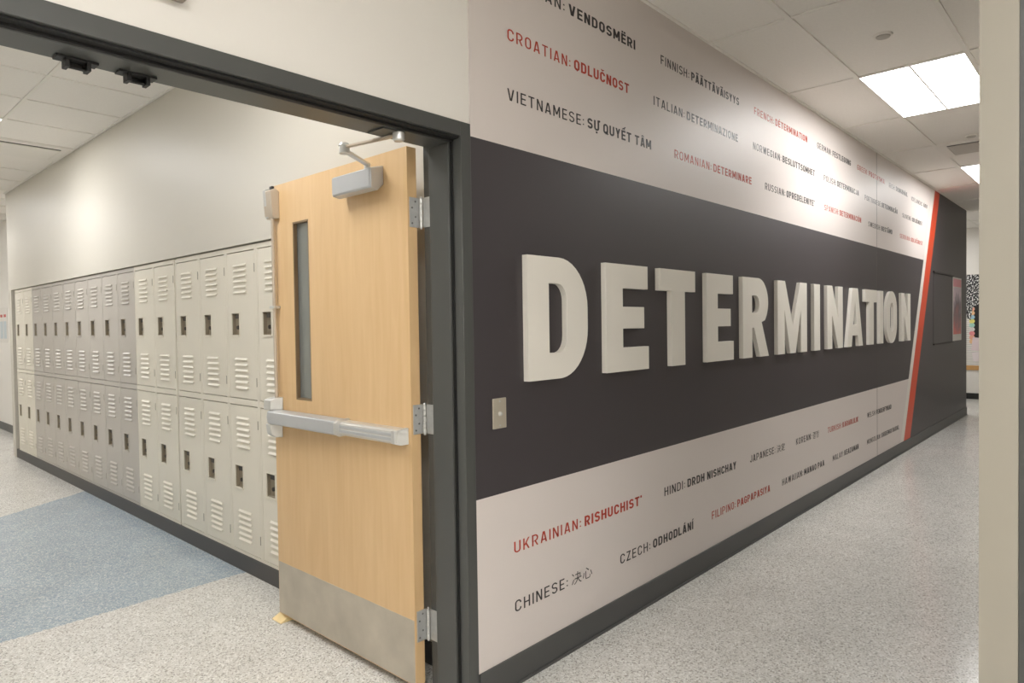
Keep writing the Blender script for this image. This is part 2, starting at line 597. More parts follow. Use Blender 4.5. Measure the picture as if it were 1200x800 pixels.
tag(panel('upper_field', M_UP, [(FX, BT), (rl(BT) - 0.14, BT), (rl(Z1) - 0.14, Z1), (FX, Z1)]), 'warm grey upper field')
tag(panel('dark_band', M_BAND, [(FX, BL), (rl(BL) - 0.14, BL), (rl(BT) - 0.14, BT), (FX, BT)]), 'charcoal middle band')
tag(panel('lower_field', M_UP, [(FX, Z0), (rl(Z0) - 0.14, Z0), (rl(BL) - 0.14, BL), (FX, BL)]), 'warm grey lower field')
tag(panel('slanted_stripe', M_STRIPE, [(rl(Z0) - 0.14, Z0), (rl(Z0), Z0), (rl(Z1), Z1), (rl(Z1) - 0.14, Z1)]), 'white slanted stripe')
tag(panel('slanted_stripe', M_RED, [(rl(Z0), Z0), (rl(Z0) + 0.285, Z0), (rl(Z1) + 0.285, Z1), (rl(Z1), Z1)]), 'orange-red slanted stripe')
tag(panel('dark_field', M_BAND, [(rl(Z0) + 0.285, Z0), (11.948, Z0), (11.948, Z1), (rl(Z1) + 0.285, Z1)]), 'charcoal field at the far end')
MB().box(7.147, 7.154, W - 0.0052, W - 0.002, Z0, Z1).build('joint', mat('joint_grey', (104, 98, 96), 0.6), mural)

TXT_Y = W - 0.0048


def text_mesh(body, size_z, bold, tracking):
    cu = bpy.data.curves.new('lettering', 'FONT')
    cu.body = body
    cu.size = 1.0
    cu.space_character = tracking
    cu.offset = 0.019 if bold else -0.002
    cu.resolution_u = 3
    ob = bpy.data.objects.new('lettering', cu)
    COL.objects.link(ob)
    dg = bpy.context.evaluated_depsgraph_get()
    me = bpy.data.meshes.new_from_object(ob.evaluated_get(dg))
    bpy.data.objects.remove(ob)
    bpy.data.curves.remove(cu)
    return me



def _ar(cx, cz, rx, rz, a0, a1, n=6):
    return [(cx + rx * math.cos(math.radians(a0 + (a1 - a0) * i / n)), cz + rz * math.sin(math.radians(a0 + (a1 - a0) * i / n))) for i in range(n + 1)]


def sans(ch, t):
    """narrow grotesque capital of height 1: (width, strokes); a stroke is ('s', points, closed) along its centre
    line or ('q', x0, z0, x1, z1, thickness) with its ends cut level"""
    h = t / 2
    w = 0.50 + t * 0.55
    l, r, b, T = h, w - h, h, 1 - h
    q = min(0.24, (r - l) / 2)
    S_ = lambda *p: ('s', list(p), False)
    th = t * 1.08
    oval = lambda z0, z1: ('s', _ar(r - q, z0 + q, q, q, -90, 0) + _ar(r - q, z1 - q, q, q, 0, 90) + _ar(l + q, z1 - q, q, q, 90, 180) + _ar(l + q, z0 + q, q, q, 180, 270), True)
    if ch == 'A':
        w += .04
        return w, [('q', th / 2, 0, w / 2 - .03, 1, th), ('q', w - th / 2, 0, w / 2 + .03, 1, th), S_((w * .2, .26), (w * .8, .26))]
    if ch == 'B':
        return w, [S_((l, 0), (l, 1)), ('s', [(l, T), (r - q, T)] + _ar(r - .17 - .02, T - (T - .52) / 2, .17, (T - .52) / 2, 90, -90) + [(l, .52)], False),
                   ('s', [(l, .52), (r - q, .52)] + _ar(r - .18, (b + .52) / 2, .18, (.52 - b) / 2, 90, -90) + [(l, b)], False)]
    if ch in 'CG':
        p = [(r, min(.70, T - q - .03))] + _ar(r - q, T - q, q, q, 0, 90) + _ar(l + q, T - q, q, q, 90, 180) + _ar(l + q, b + q, q, q, 180, 270) + _ar(r - q, b + q, q, q, -90, 0)
        if ch == 'C':
            return w, [('s', p + [(r, max(.30, b + q + .03))], False)]
        return w, [('s', p + [(r, .45), (w * .52, .45)], False)]
    if ch == 'D':
        return w, [('s', [(l, b)] + _ar(r - q, b + q, q, q, -90, 0) + _ar(r - q, T - q, q, q, 0, 90) + [(l, T)], True)]
    if ch == 'E':
        return w * .88, [S_((l, 0), (l, 1)), S_((l, b), (w * .88, b)), S_((l, T), (w * .88, T)), S_((l, .51), (w * .82, .51))]
    if ch == 'F':
        return w * .86, [S_((l, 0), (l, 1)), S_((l, T), (w * .86, T)), S_((l, .49), (w * .8, .49))]
    if ch == 'H':
        return w, [S_((l, 0), (l, 1)), S_((r, 0), (r, 1)), S_((l, .51), (r, .51))]
    if ch == 'I':
        return t, [S_((h, 0), (h, 1))]
    if ch == 'J':
        return w * .85, [('s', [(r * .82, 1)] + [(x * .82, z) for x, z in reversed(_ar(l + q, b + q, q, q, 180, 360, 10))], False)]
    if ch == 'K':
        return w, [S_((l, 0), (l, 1)), ('q', l + th / 2, .36, r, 1, th), ('q', w * .42, .56, w - th / 2, 0, th)]
    if ch == 'L':
        return w * .84, [S_((l, 0), (l, 1)), S_((l, b), (w * .84, b))]
    if ch == 'M':
        w += .14
        return w, [S_((l, 0), (l, 1)), S_((w - h, 0), (w - h, 1)), ('q', th / 2, 1, w / 2, .22, th), ('q', w - th / 2, 1, w / 2, .22, th)]
    if ch == 'N':
        return w, [S_((l, 0), (l, 1)), S_((r, 0), (r, 1)), ('q', th / 2, 1, w - th / 2, 0, th)]
    if ch == 'O':
        return w, [oval(b, T)]
    if ch == 'Q':
        return w, [oval(b, T), S_((w * .58, .24), (w * .95, -.02))]
    if ch in 'PR':
        z = .44
        p = [('s', [(l, z), (r - .22, z)] + _ar(r - .24, (z + T) / 2, .24, (T - z) / 2, -90, 90, 10) + [(l, T)], False), S_((l, 0), (l, 1))]
        if ch == 'R':
            p.append(('q', w * .5, z, w - th / 2, 0, th))
        return w, p
    if ch == 'S':
        m_ = .505
        p = _ar(r - q, T - q * .9, q, q * .9, 12, 90) + _ar(l + q, T - q, q, q * 1., 90, 180) + _ar(l + q, m_ + q * .9, q, q * .9, 180, 240, 4)
        p += list(reversed(_ar(r - q, m_ - q * .9, q, q * .9, 0, 60, 4))) + list(reversed(_ar(r - q, b + q, q, q, -90, 0))) + list(reversed(_ar(l + q, b + q * .9, q, q * .9, 192, 270)))
        return w, [('s', p, False)]
    if ch == 'T':
        return w, [S_((0, T), (w, T)), S_((w / 2, 0), (w / 2, 1))]
    if ch == 'U':
        return w, [('s', [(l, 1)] + _ar(l + q, b + q, q, q, 180, 270) + _ar(r - q, b + q, q, q, -90, 0) + [(r, 1)], False)]
    if ch == 'V':
        w += .04
        return w, [('q', th / 2, 1, w / 2 - .03, 0, th), ('q', w - th / 2, 1, w / 2 + .03, 0, th)]
    if ch == 'W':
        w += .26
        return w, [('q', th / 2, 1, w * .27, 0, th), ('q', w * .5, 1, w * .27, 0, th), ('q', w * .5, 1, w * .73, 0, th), ('q', w - th / 2, 1, w * .73, 0, th)]
    if ch == 'X':
        return w, [('q', th / 2, 0, w - th / 2, 1, th), ('q', th / 2, 1, w - th / 2, 0, th)]
    if ch == 'Y':
        return w, [S_((w / 2, 0), (w / 2, .45)), ('q', th / 2, 1, w / 2, .40, th), ('q', w - th / 2, 1, w / 2, .40, th)]
    if ch == 'Z':
        return w * .92, [S_((0, T), (w * .92, T)), S_((0, b), (w * .92, b)), ('q', th / 2, .04, w * .92 - th / 2, .96, th)]
    if ch == ':':
        return t, [S_((h, .12), (h, .12 + t)), S_((h, .56), (h, .56 + t))]
    if ch == "'":
        return t * .7, [S_((h * .7, .78), (h * .7, 1.02))]
    return w * .5, []


import unicodedata


def accents(ch, w, t):
    """the marks of an accented capital"""
    out = []
    k = t * .8
    for m_ in unicodedata.normalize('NFD', ch)[1:]:
        c = w / 2
        up = 0.14 if len(out) else 0.0
        if m_ == '\u0308':
            out += [('s', [(c - .13, 1.09), (c - .13, 1.09 + t)], False), ('s', [(c + .13, 1.09), (c + .13, 1.09 + t)], False)]
        elif m_ == '\u030c':
            out += [('q', c, 1.09, c - .14, 1.25, k), ('q', c, 1.09, c + .14, 1.25, k)]
        elif m_ == '\u0302':
            out += [('q', c - .14, 1.09, c, 1.25, k), ('q', c + .14, 1.09, c, 1.25, k)]
        elif m_ == '\u0301':
            out += [('q', c - .03 + up, 1.09 + up, c + .09 + up, 1.27 + up, k)]
        elif m_ == '\u0303':
            out += [('s', [(c - .17, 1.12), (c - .08, 1.2), (c + .06, 1.13), (c + .17, 1.22)], False)]
        elif m_ == '\u0327':
            out += [('q', c + .02, -.02, c - .06, -.2, k)]
        elif m_ == '\u0323':
            out += [('s', [(c, -.08 - t), (c, -.08)], False)]
        elif m_ == '\u031b':
            out += [('s', [(w - t, .97), (w + .04, 1.0), (w + .07, 1.1)], False)]
    return out


def stroke_quads(st, t):
    if st[0] == 'q':
        _, x0, z0, x1, z1, th = st
        return [[(x0 - th / 2, z0), (x0 + th / 2, z0), (x1 + th / 2, z1), (x1 - th / 2, z1)]]
    pts, closed = [], st[2]
    for p in st[1]:
        if not pts or math.hypot(p[0] - pts[-1][0], p[1] - pts[-1][1]) > 1e-4:
            pts.append(p)
    n = len(pts)
    L_, R_ = [], []
    for i in range(n):
        a = pts[i - 1] if (i or closed) else None
        c = pts[(i + 1) % n] if (i < n - 1 or closed) else None
        p = pts[i]
        ds = []
        for u, v in ((a, p), (p, c)):
            if u is None or v is None:
                continue
            d = math.hypot(v[0] - u[0], v[1] - u[1]) or 1
            ds.append(((v[0] - u[0]) / d, (v[1] - u[1]) / d))
        if len(ds) == 1:
            ds = ds * 2
        nx, nz = -(ds[0][1] + ds[1][1]), ds[0][0] + ds[1][0]
        d = math.hypot(nx, nz) or 1
        nx, nz = nx / d, nz / d
        cs = max(0.5, nx * -ds[0][1] + nz * ds[0][0])
        o = t / 2 / cs
        L_.append((p[0] + nx * o, p[1] + nz * o))
        R_.append((p[0] - nx * o, p[1] - nz * o))
    return [[R_[i], R_[(i + 1) % n], L_[(i + 1) % n], L_[i]] for i in range(n if closed else n - 1)]


def phrase(lang, word, x0, x1, z, red=False, cjk=False, cap=0.0455):
    """one line of vinyl lettering: language light, word bold, fitted between x0 and x1"""
    def layout(body, t, gap):
        polys, x = [], 0.0
        for ch in body:
            if ch == ' ':
                x += .34
                continue
            base = unicodedata.normalize('NFD', ch)[0]
            w_, st = sans(base, t)
            for s_ in st + accents(ch, w_, t):
                for q_ in stroke_quads(s_, t):
                    polys.append([(x + a, c) for a, c in q_])
            x += w_ + gap
        return polys, x - gap
    pa, wa = layout(lang + ':', .115, .24)
    gap = .42
    if cjk:
        me = text_mesh(word, 1, False, 1.05)
        mn = min(v.co.x for v in me.vertices)
        k = 1.18 / (max(v.co.y for v in me.vertices) - min(v.co.y for v in me.vertices))
        zb = min(v.co.y for v in me.vertices)
        pb = [[((me.vertices[i].co.x - mn) * k * .92, (me.vertices[i].co.y - zb) * k - .09) for i in p.vertices] for p in me.polygons]
        wb = max(x for q_ in pb for x, _ in q_)
        bpy.data.meshes.remove(me)
    else:
        pb, wb = layout(word, .178, .18)
    sx = (x1 - x0) / (wa + gap + wb)
    for polys, off, kind in ((pa, 0, lang + ':'), (pb, wa + gap, word)):
        bm = bmesh.new()
        fs = []
        for q_ in polys:
            P3 = [(x0 + (a + off) * sx, TXT_Y + 0.0003, z + c * cap) for a, c in q_]
            F3 = [(a, TXT_Y - 0.0006, c) for a, _, c in P3]
            va = [bm.verts.new(p) for p in P3]
            vb = [bm.verts.new(p) for p in F3]
            nn = len(va)
            fs.append(bm.faces.new(vb))
            for i in range(nn if nn == 4 else 0):
                fs.append(bm.faces.new([va[(i + 1) % nn], va[i], vb[i], vb[(i + 1) % nn]]))
        for f in bm.faces:
            f.normal_update()
            if len(f.verts) != 4 or abs(f.normal.y) > .9:
                if f.normal.y > 0:
                    f.normal_flip()
        b = MB()
        b.bm.free()
        b.bm = bm
        o = b.build('lettering', M_TXTRED if red else M_TXT, mural)
        o['label'] = ('red' if red else 'black') + ' lettering reading ' + kind.rstrip(':')


ZA, ZB, ZC, ZD, ZE = 2.768, 2.540, 2.307, 0.523, 0.277
PH = [('ALBANIAN', 'VENDOSMËRI', 1.87, 2.88, ZA, 0, 0), ('CROATIAN', 'ODLUČNOST', 1.955, 2.82, ZB, 1, 0),
      ('VIETNAMESE', 'SỰ QUYẾT TÂM', 1.95, 3.02, ZC, 0, 0), ('FINNISH', 'PÄÄTTÄVÄISYYS', 3.125, 4.07, ZA, 0, 0),
      ('ITALIAN', 'DETERMINAZIONE', 3.05, 4.05, ZB, 0, 0), ('ROMANIAN', 'DETERMINARE', 3.26, 4.25, ZC, 1, 0),
      ('FRENCH', 'DÉTERMINATION', 4.30, 5.27, ZA, 1, 0), ('NORWEGIAN', 'BESLUTTSOMHET', 4.28, 5.43, ZB, 0, 0),
      ('RUSSIAN', "OPREDELENIYE'", 4.47, 5.42, ZC, 0, 0), ('GERMAN', 'FESTLEGUNG', 5.49, 6.34, ZA, 0, 0),
      ('POLISH', 'DETERMINACJA', 5.64, 6.57, ZB, 0, 0), ('SPANISH', 'DETERMINACIÓN', 5.65, 6.64, ZC, 1, 0),
      ('GREEK', 'PROTHYMIA', 6.53, 7.43, ZA, 1, 0), ('PORTUGUESE', 'DETERMINAÇÃO', 6.76, 7.93, ZB - .01, 0, 0),
      ('IRISH', 'DIONGBHÁIL', 7.60, 8.36, ZA - .005, 0, 0), ('ICELANDIC', 'ÁKV', 8.54, 9.33, ZA - .02, 0, 0),
      ('SWEDISH', 'BESTÄMD', 6.87, 7.72, ZC - .008, 0, 0), ('SLOVENE', 'ODLOČNOST', 8.14, 9.06, ZB - .02, 0, 0),
      ('SERBIAN', 'ODLUČNOST', 8.03, 9.09, ZC - .015, 1, 0),
      ('UKRAINIAN', "RISHUCHIST'", 1.95, 2.895, ZD, 1, 0), ('CHINESE', '决心', 1.95, 2.47, ZE + .01, 0, 1),
      ('CZECH', 'ODHODLÁNÍ', 2.70, 3.43, ZE - .002, 0, 0), ('HINDI', 'DRDH NISHCHAY', 3.12, 3.99, ZD - .003, 0, 0),
      ('FILIPINO', 'PAGPAPASIYA', 3.66, 4.52, ZE, 1, 0), ('JAPANESE', '決定', 4.20, 4.79, ZD, 0, 1),
      ('KOREAN', '결정', 5.01, 5.49, ZD, 0, 1), ('TURKISH', 'KARARLILIK', 5.71, 6.53, ZD - .003, 1, 0),
      ('WELSH', 'PENDERFYNIAD', 6.82, 7.67, ZD - .003, 0, 0), ('HAWAIIAN', 'MANAO PAA', 4.74, 5.62, ZE - .003, 0, 0),
      ('MALAY', 'KEAZAMAN', 5.83, 6.54, ZE - .003, 0, 0), ('MONGOLIAN', 'SHIIDEMGII BAIDAL', 6.81, 7.98, ZE - .004, 0, 0)]
for a in PH:
    phrase(a[0], a[1], a[2], a[3], a[4], bool(a[5]), bool(a[6]))

# ------------------------------------------------------------------ raised letters
LZ, LH, LT = 1.2005, 0.5075, 0.14
DEPTH = 0.027


def arc(cx, cz, rx, rz, a0, a1, n=10):
    return [(cx + rx * math.cos(math.radians(a0 + (a1 - a0) * i / n)), cz + rz * math.sin(math.radians(a0 + (a1 - a0) * i / n))) for i in range(n + 1)]


def rrect(x0, x1, z0, z1, rx, rz):
    return arc(x1 - rx, z0 + rz, rx, rz, -90, 0) + arc(x1 - rx, z1 - rz, rx, rz, 0, 90) + arc(x0 + rx, z1 - rz, rx, rz, 90, 180) + arc(x0 + rx, z0 + rz, rx, rz, 180, 270)


def glyph(ch, w):
    H, T = LH, LT
    if ch == 'D':
        out = [(0, 0)] + [(w - .20, 0)] + arc(w - .20, .21, .20, .21, -85, 0) + arc(w - .20, H - .21, .20, .21, 0, 90) + [(0, H)]
        x0, x1 = .134, w - .150
        inn = [(x0, .109), (x1 - .05, .109)] + arc(x1 - .06, .109 + .07, .06, .07, -85, 0, 6) + arc(x1 - .06, H - .109 - .07, .06, .07, 0, 90, 6) + [(x0, H - .109)]
        return [out, inn]
    if ch == 'E':
        a = .113
        return [[(0, 0), (w, 0), (w, a), (T, a), (T, .203), (w * .89, .203), (w * .89, .307), (T, .307), (T, H - a), (w * .985, H - a), (w * .985, H), (0, H)]]
    if ch == 'T':
        s = (w - .146) / 2
        a = .113
        return [[(s, 0), (s + .146, 0), (s + .146, H - a), (w, H - a), (w, H), (0, H), (0, H - a), (s, H - a)]]
    if ch == 'I':
        return [[(0, 0), (w, 0), (w, H), (0, H)]]
    if ch == 'R':
        bz = .205                      # underside of the bowl
        out = [(0, 0), (.138, 0), (.138, .19), (.168, .19), (w - .142, 0), (w, 0), (w - .115, .225)]
        out += arc(w - .165, .355, .158, .155, -50, 0, 6) + arc(w - .165, H - .155, .158, .155, 0, 90, 8) + [(0, H)]
        inn = [(.138, .285), (.19, .285)] + arc(.2, .285 + .055, .05, .055, -80, 80, 8) + [(.19, .395), (.138, .395)]
        return [out, inn]
    if ch == 'M':
        s = .125
        c = w / 2
        return [[(0, 0), (s, 0), (s, .30), (c - .052, 0), (c + .052, 0), (w - s, .30), (w - s, 0), (w, 0), (w, H), (w - .135, H), (c, .20), (.135, H), (0, H)]]
    if ch == 'N':
        s = .118
        return [[(0, 0), (s, 0), (s, .27), (w - s - .004, 0), (w, 0), (w, H), (w - s, H), (w - s, .25), (s + .004, H), (0, H)]]
    if ch == 'A':
        c = w / 2
        out = [(0, 0), (.128, 0), (.150, .095), (w - .150, .095), (w - .128, 0), (w, 0), (c + .082, H), (c - .082, H)]
        inn = [(.172, .19), (w - .172, .19), (c, .40)]
        return [out, inn]
    if ch == 'O':
        return [rrect(0, w, -.006, LH + .006, min(.195, w / 2 - .004), .195), rrect(.134, w - .134, .108, LH - .108, (w - .268) / 2 - .002, .075)]


def letter_mesh(ch, w):
    cu = bpy.data.curves.new('letter', 'CURVE')
    cu.dimensions = '2D'
    cu.fill_mode = 'BOTH'
    cu.extrude = DEPTH / 2
    for pts in glyph(ch, w):
        sp = cu.splines.new('POLY')
        sp.points.add(len(pts) - 1)
        for p, (x, z) in zip(sp.points, pts):
            p.co = (x, z, 0, 1)
        sp.use_cyclic_u = True
    ob = bpy.data.objects.new('letter', cu)
    COL.objects.link(ob)
    dg = bpy.context.evaluated_depsgraph_get()
    me = bpy.data.meshes.new_from_object(ob.evaluated_get(dg))
    bpy.data.objects.remove(ob)
    bpy.data.curves.remove(cu)
    for v in me.vertices:
        x, y, z = v.co
        v.co = (x, -z, y)
    bm = bmesh.new()
    bm.from_mesh(me)
    bmesh.ops.remove_doubles(bm, verts=bm.verts, dist=1e-5)
    bmesh.ops.recalc_face_normals(bm, faces=bm.faces)
    bm.to_mesh(me)
    bm.free()
    return me


WORD = [('D', 2.022, 0.402, 'letter D that starts the word, beside the steel wall plate'),
        ('E', 2.566, 0.370, 'letter E between the D and the T'),
        ('T', 3.045, 0.382, 'letter T standing between the two letters E'),
        ('E', 3.562, 0.350, 'letter E between the T and the R'),
        ('R', 4.046, 0.402, 'letter R before the M'),
        ('M', 4.606, 0.562, 'letter M, the widest of the word'),
        ('I', 5.325, 0.130, 'letter I between the M and the N'),
        ('N', 5.626, 0.389, 'letter N between the I and the A'),
        ('A', 6.130, 0.458, 'letter A, the only one in the word'),
        ('T', 6.668, 0.388, 'letter T between the A and the I'),
        ('I', 7.143, 0.126, 'letter I between the T and the O'),
        ('O', 7.388, 0.402, 'round letter O near the end of the word'),
        ('N', 7.976, 0.389, 'letter N that ends the word, nearest the red stripe')]
YL = W - 0.0045
for ch, x, w_, lb in WORD:
    me = letter_mesh(ch, w_)
    o = link_mesh('raised_letter', me, M_LETTER, None, (x, YL - DEPTH / 2, LZ), bevel=0.0015)
    tag(o, 'off-white raised ' + lb, 'letter', 'raised letters of the mural word')

# ------------------------------------------------------------------ things on the mural wall
PY = W - 0.0045
p = thing('wall_plate', (1.874, PY, 1.087), 'steel wall plate with a small round jack, on the charcoal band beside the door frame', 'wall plate')
MB().box(1.837, 1.911, PY - 0.006, PY, 1.03, 1.147).build('plate', mat('plate_steel', (204, 195, 178), .35, .5), p, bevel=0.002)
b = MB()
b.tube((1.874, PY - 0.006, 1.087), (1.874, PY - 0.012, 1.087), 0.009, 0.008)
b.tube((1.874, PY - 0.012, 1.087), (1.874, PY - 0.016, 1.087), 0.005, 0.005)
b.build('jack', M_ALUL, p, smooth=True)
for z in (1.042, 1.135):
    MB().tube((1.874, PY - 0.0055, z), (1.874, PY - 0.008, z), 0.004, 0.0035, 12).build('screw', M_STEEL, p, smooth=True)

p = thing('wall_board', (10.28, PY, 1.12), 'flat charcoal board flush on the far end of the mural, left of the pink poster', 'board')
MB().box(9.665, 10.87, PY - 0.003, PY, 1.122, 2.004).build('board_face', M_BAND, p, bevel=0.002)
b = MB()
b.box(9.65, 10.885, PY - 0.016, PY, 2.004, 2.024)
b.box(9.65, 10.885, PY - 0.014, PY, 1.108, 1.122)
b.build('board_frame', mat('board_edge', (52, 47, 48), .5), p)

p = thing('wall_poster', (11.22, PY, 1.125), 'pink and red poster with white margins on the far end of the mural', 'poster')
MB().box(10.905, 11.53, PY - 0.003, PY, 1.125, 2.005).build('sheet', M_PAPER, p)


def poster_pic():
    m = bpy.data.materials.new('poster_print')
    m.use_nodes = True
    N, L = m.node_tree.nodes, m.node_tree.links
    b = N['Principled BSDF']
    b.inputs['Roughness'].default_value = 0.35
    tc = N.new('ShaderNodeTexCoord')
    n = N.new('ShaderNodeTexNoise')
    n.inputs['Scale'].default_value = 3.2
    n.inputs['Detail'].default_value = 5
    L.new(tc.outputs['Object'], n.inputs['Vector'])
    sp = N.new('ShaderNodeSeparateXYZ')
    L.new(tc.outputs['Object'], sp.inputs[0])
    ma = N.new('ShaderNodeMath')
    ma.operation = 'MULTIPLY_ADD'
    ma.inputs[1].default_value = 0.8
    ma.inputs[2].default_value = -0.08
    L.new(sp.outputs[2], ma.inputs[0])
    ad = N.new('ShaderNodeMath')
    L.new(ma.outputs[0], ad.inputs[0])
    L.new(n.outputs['Fac'], ad.inputs[1])
    r = N.new('ShaderNodeValToRGB')
    els = r.color_ramp.elements
    els[0].position, els[0].color = 0.45, (*lin((214, 84, 78)), 1)
    els[1].position, els[1].color = 0.62, (*lin((152, 78, 84)), 1)
    for q, c in ((0.78, (96, 70, 84)), (0.92, (170, 150, 165)), (1.05, (214, 190, 200))):
        e = els.new(min(q, 1.0))
        e.color = (*lin(c), 1)
    L.new(ad.outputs[0], r.inputs[0])
    L.new(r.outputs[0], b.inputs['Base Color'])
    return m


MB().box(10.93, 11.505, PY - 0.0042, PY - 0.003, 1.215, 1.865).build('picture', poster_pic(), p)
MB().box(10.93, 11.505, PY - 0.0042, PY - 0.003, 1.875, 1.985).build('heading', mat('poster_pink', (226, 146, 158), .4), p)

o = MB().box(0.652, 0.728, W - 0.035, W - 0.0005, 2.262, 2.35).build('wall_sensor', mat('sensor_grey', (150, 140, 128), .5), None, (0.69, W, 2.262), bevel=0.008, seg=3)
tag(o, 'small grey box on the cream wall above the dark door head', 'sensor')

# ------------------------------------------------------------------ far notice board
FXW = 14.35
p = thing('notice_board', (FXW, 2.2, 0.52), 'notice board with pale lined backing and wooden rail on the far wall', 'notice board')


def lined():
    m = bpy.data.materials.new('lined_backing')
    m.use_nodes = True
    N, L = m.node_tree.nodes, m.node_tree.links
    b = N['Principled BSDF']
    b.inputs['Roughness'].default_value = 0.7
    tc = N.new('ShaderNodeTexCoord')
    wv = N.new('ShaderNodeTexWave')
    wv.bands_direction = 'Z'
    wv.inputs['Scale'].default_value = 9
    L.new(tc.outputs['Object'], wv.inputs['Vector'])
    r = N.new('ShaderNodeValToRGB')
    r.color_ramp.elements[0].position, r.color_ramp.elements[0].color = 0.1, (*lin((186, 180, 178)), 1)
    r.color_ramp.elements[1].position, r.color_ramp.elements[1].color = 0.4, (*lin((226, 222, 214)), 1)
    L.new(wv.outputs['Fac'], r.inputs[0])
    L.new(r.outputs[0], b.inputs['Base Color'])
    return m


MB().box(FXW - 0.015, FXW, 1.3, 2.9, 0.60, 2.22).build('backing', lined(), p)
MB().box(FXW - 0.020, FXW, 1.28, 2.92, 0.515, 0.598).build('rail', mat('oak_rail', (196, 150, 92), .5), p, bevel=0.003)
MB().box(FXW - 0.017, FXW - 0.015, 1.70, 2.055, 0.95, 1.70).build('black_paper', M_BLACK, p)
PASTEL = [(238, 176, 150), (240, 200, 150), (170, 205, 222), (236, 226, 130), (170, 215, 200), (222, 214, 210), (236, 150, 150)]
for i in range(9):
    z = 1.60 - i * 0.072
    MB().tube((FXW - 0.0185, 2.07, z), (FXW - 0.0172, 2.07, z), 0.042, 0.042, 20).build('scallop', mat('pastel_%d' % (i % 7), PASTEL[i % 7], .7), p)


def animal_print():
    m = bpy.data.materials.new('spotted_print')
    m.use_nodes = True
    N, L = m.node_tree.nodes, m.node_tree.links
    b = N['Principled BSDF']
    b.inputs['Roughness'].default_value = 0.7
    tc = N.new('ShaderNodeTexCoord')
    n = N.new('ShaderNodeTexNoise')
    n.inputs['Scale'].default_value = 42
    L.new(tc.outputs['Object'], n.inputs['Vector'])
    r = N.new('ShaderNodeValToRGB')
    r.color_ramp.elements[0].position, r.color_ramp.elements[0].color = 0.53, (0.015, 0.015, 0.017, 1)
    r.color_ramp.elements[1].position, r.color_ramp.elements[1].color = 0.57, (*lin((222, 222, 220)), 1)
    L.new(n.outputs['Fac'], r.inputs[0])
    L.new(r.outputs[0], b.inputs['Base Color'])
    return m


o = MB().prism([(FXW - 0.0235, y, z) for y, z in ((1.72, 2.2), (2.15, 2.21), (2.16, 1.46), (2.09, 1.40), (2.06, 1.62), (1.98, 1.68), (1.72, 1.70))], (0.002, 0, 0)).build('printed_paper', animal_print(), None, (FXW - 0.0235, 2.0, 1.4))
tag(o, 'black and white spotted paper sheet pinned at the top of the far notice board', 'paper')
for (y0, y1, z0, z1, tilt, c, lb) in ((1.90, 2.07, 0.86, 1.09, 6, (224, 206, 208), 'pinkish paper sheet pinned low on the far notice board'),
                                      (1.88, 2.06, 0.68, 0.84, -7, (226, 216, 216), 'pale paper sheet pinned below the pinkish one on the notice board')):
    o = MB().box(FXW - 0.0235, FXW - 0.0215, y0 - (y0 + y1) / 2, y1 - (y0 + y1) / 2, z0 - (z0 + z1) / 2, z1 - (z0 + z1) / 2).build('pinned_sheet', mat('sheet_%d' % c[1], c, .7), None, (0, 0, 0))
    o.location = (0, (y0 + y1) / 2, (z0 + z1) / 2)
    o.rotation_euler = (math.radians(tilt), 0, 0)
    tag(o, lb, 'paper', 'sheets on the far notice board')

# far-left poster on the set-back wall
p = thing('hall_poster', (2.23, 12.3, 1.3), 'white poster with red heading on the wall past the lockers', 'poster')
MB().box(2.2245, 2.2295, 11.86, 13.1, 1.29, 1.80).build('sheet', M_PAPER, p)
for i in range(5):
    MB().box(2.223, 2.2245, 11.92 + i * .22, 12.06 + i * .22, 1.66, 1.70).build('heading', mat('heading_red', (196, 96, 90), .6), p)
    MB().box(2.223, 2.2245, 11.91 + i * .22, 12.08 + i * .22, 1.35, 1.60).build('text_block', mat('heading_blue', (196, 206, 210), .6), p)

# ------------------------------------------------------------------ lockers
PITCH_L = 0.379
ORD = ['first', 'second', 'third', 'fourth', 'fifth', 'sixth', 'seventh', 'eighth', 'ninth', 'tenth', 'eleventh', 'twelfth',
       'thirteenth', 'fourteenth', 'fifteenth', 'sixteenth', 'seventeenth', 'eighteenth', 'nineteenth']
BX = 1.8293       # frame front
DX = 1.830        # door front


def louvers(m, zt, zb, yc):
    for i in range(6):
        z = zt + (zb - zt) * i / 5
        m.prism([(DX + 0.0005, yc - 0.076, z + 0.010), (DX + 0.0005, yc - 0.076, z - 0.004), (DX - 0.0085, yc - 0.076, z - 0.004), (DX - 0.0085, yc - 0.076, z - 0.002)], (0, 0.152, 0))


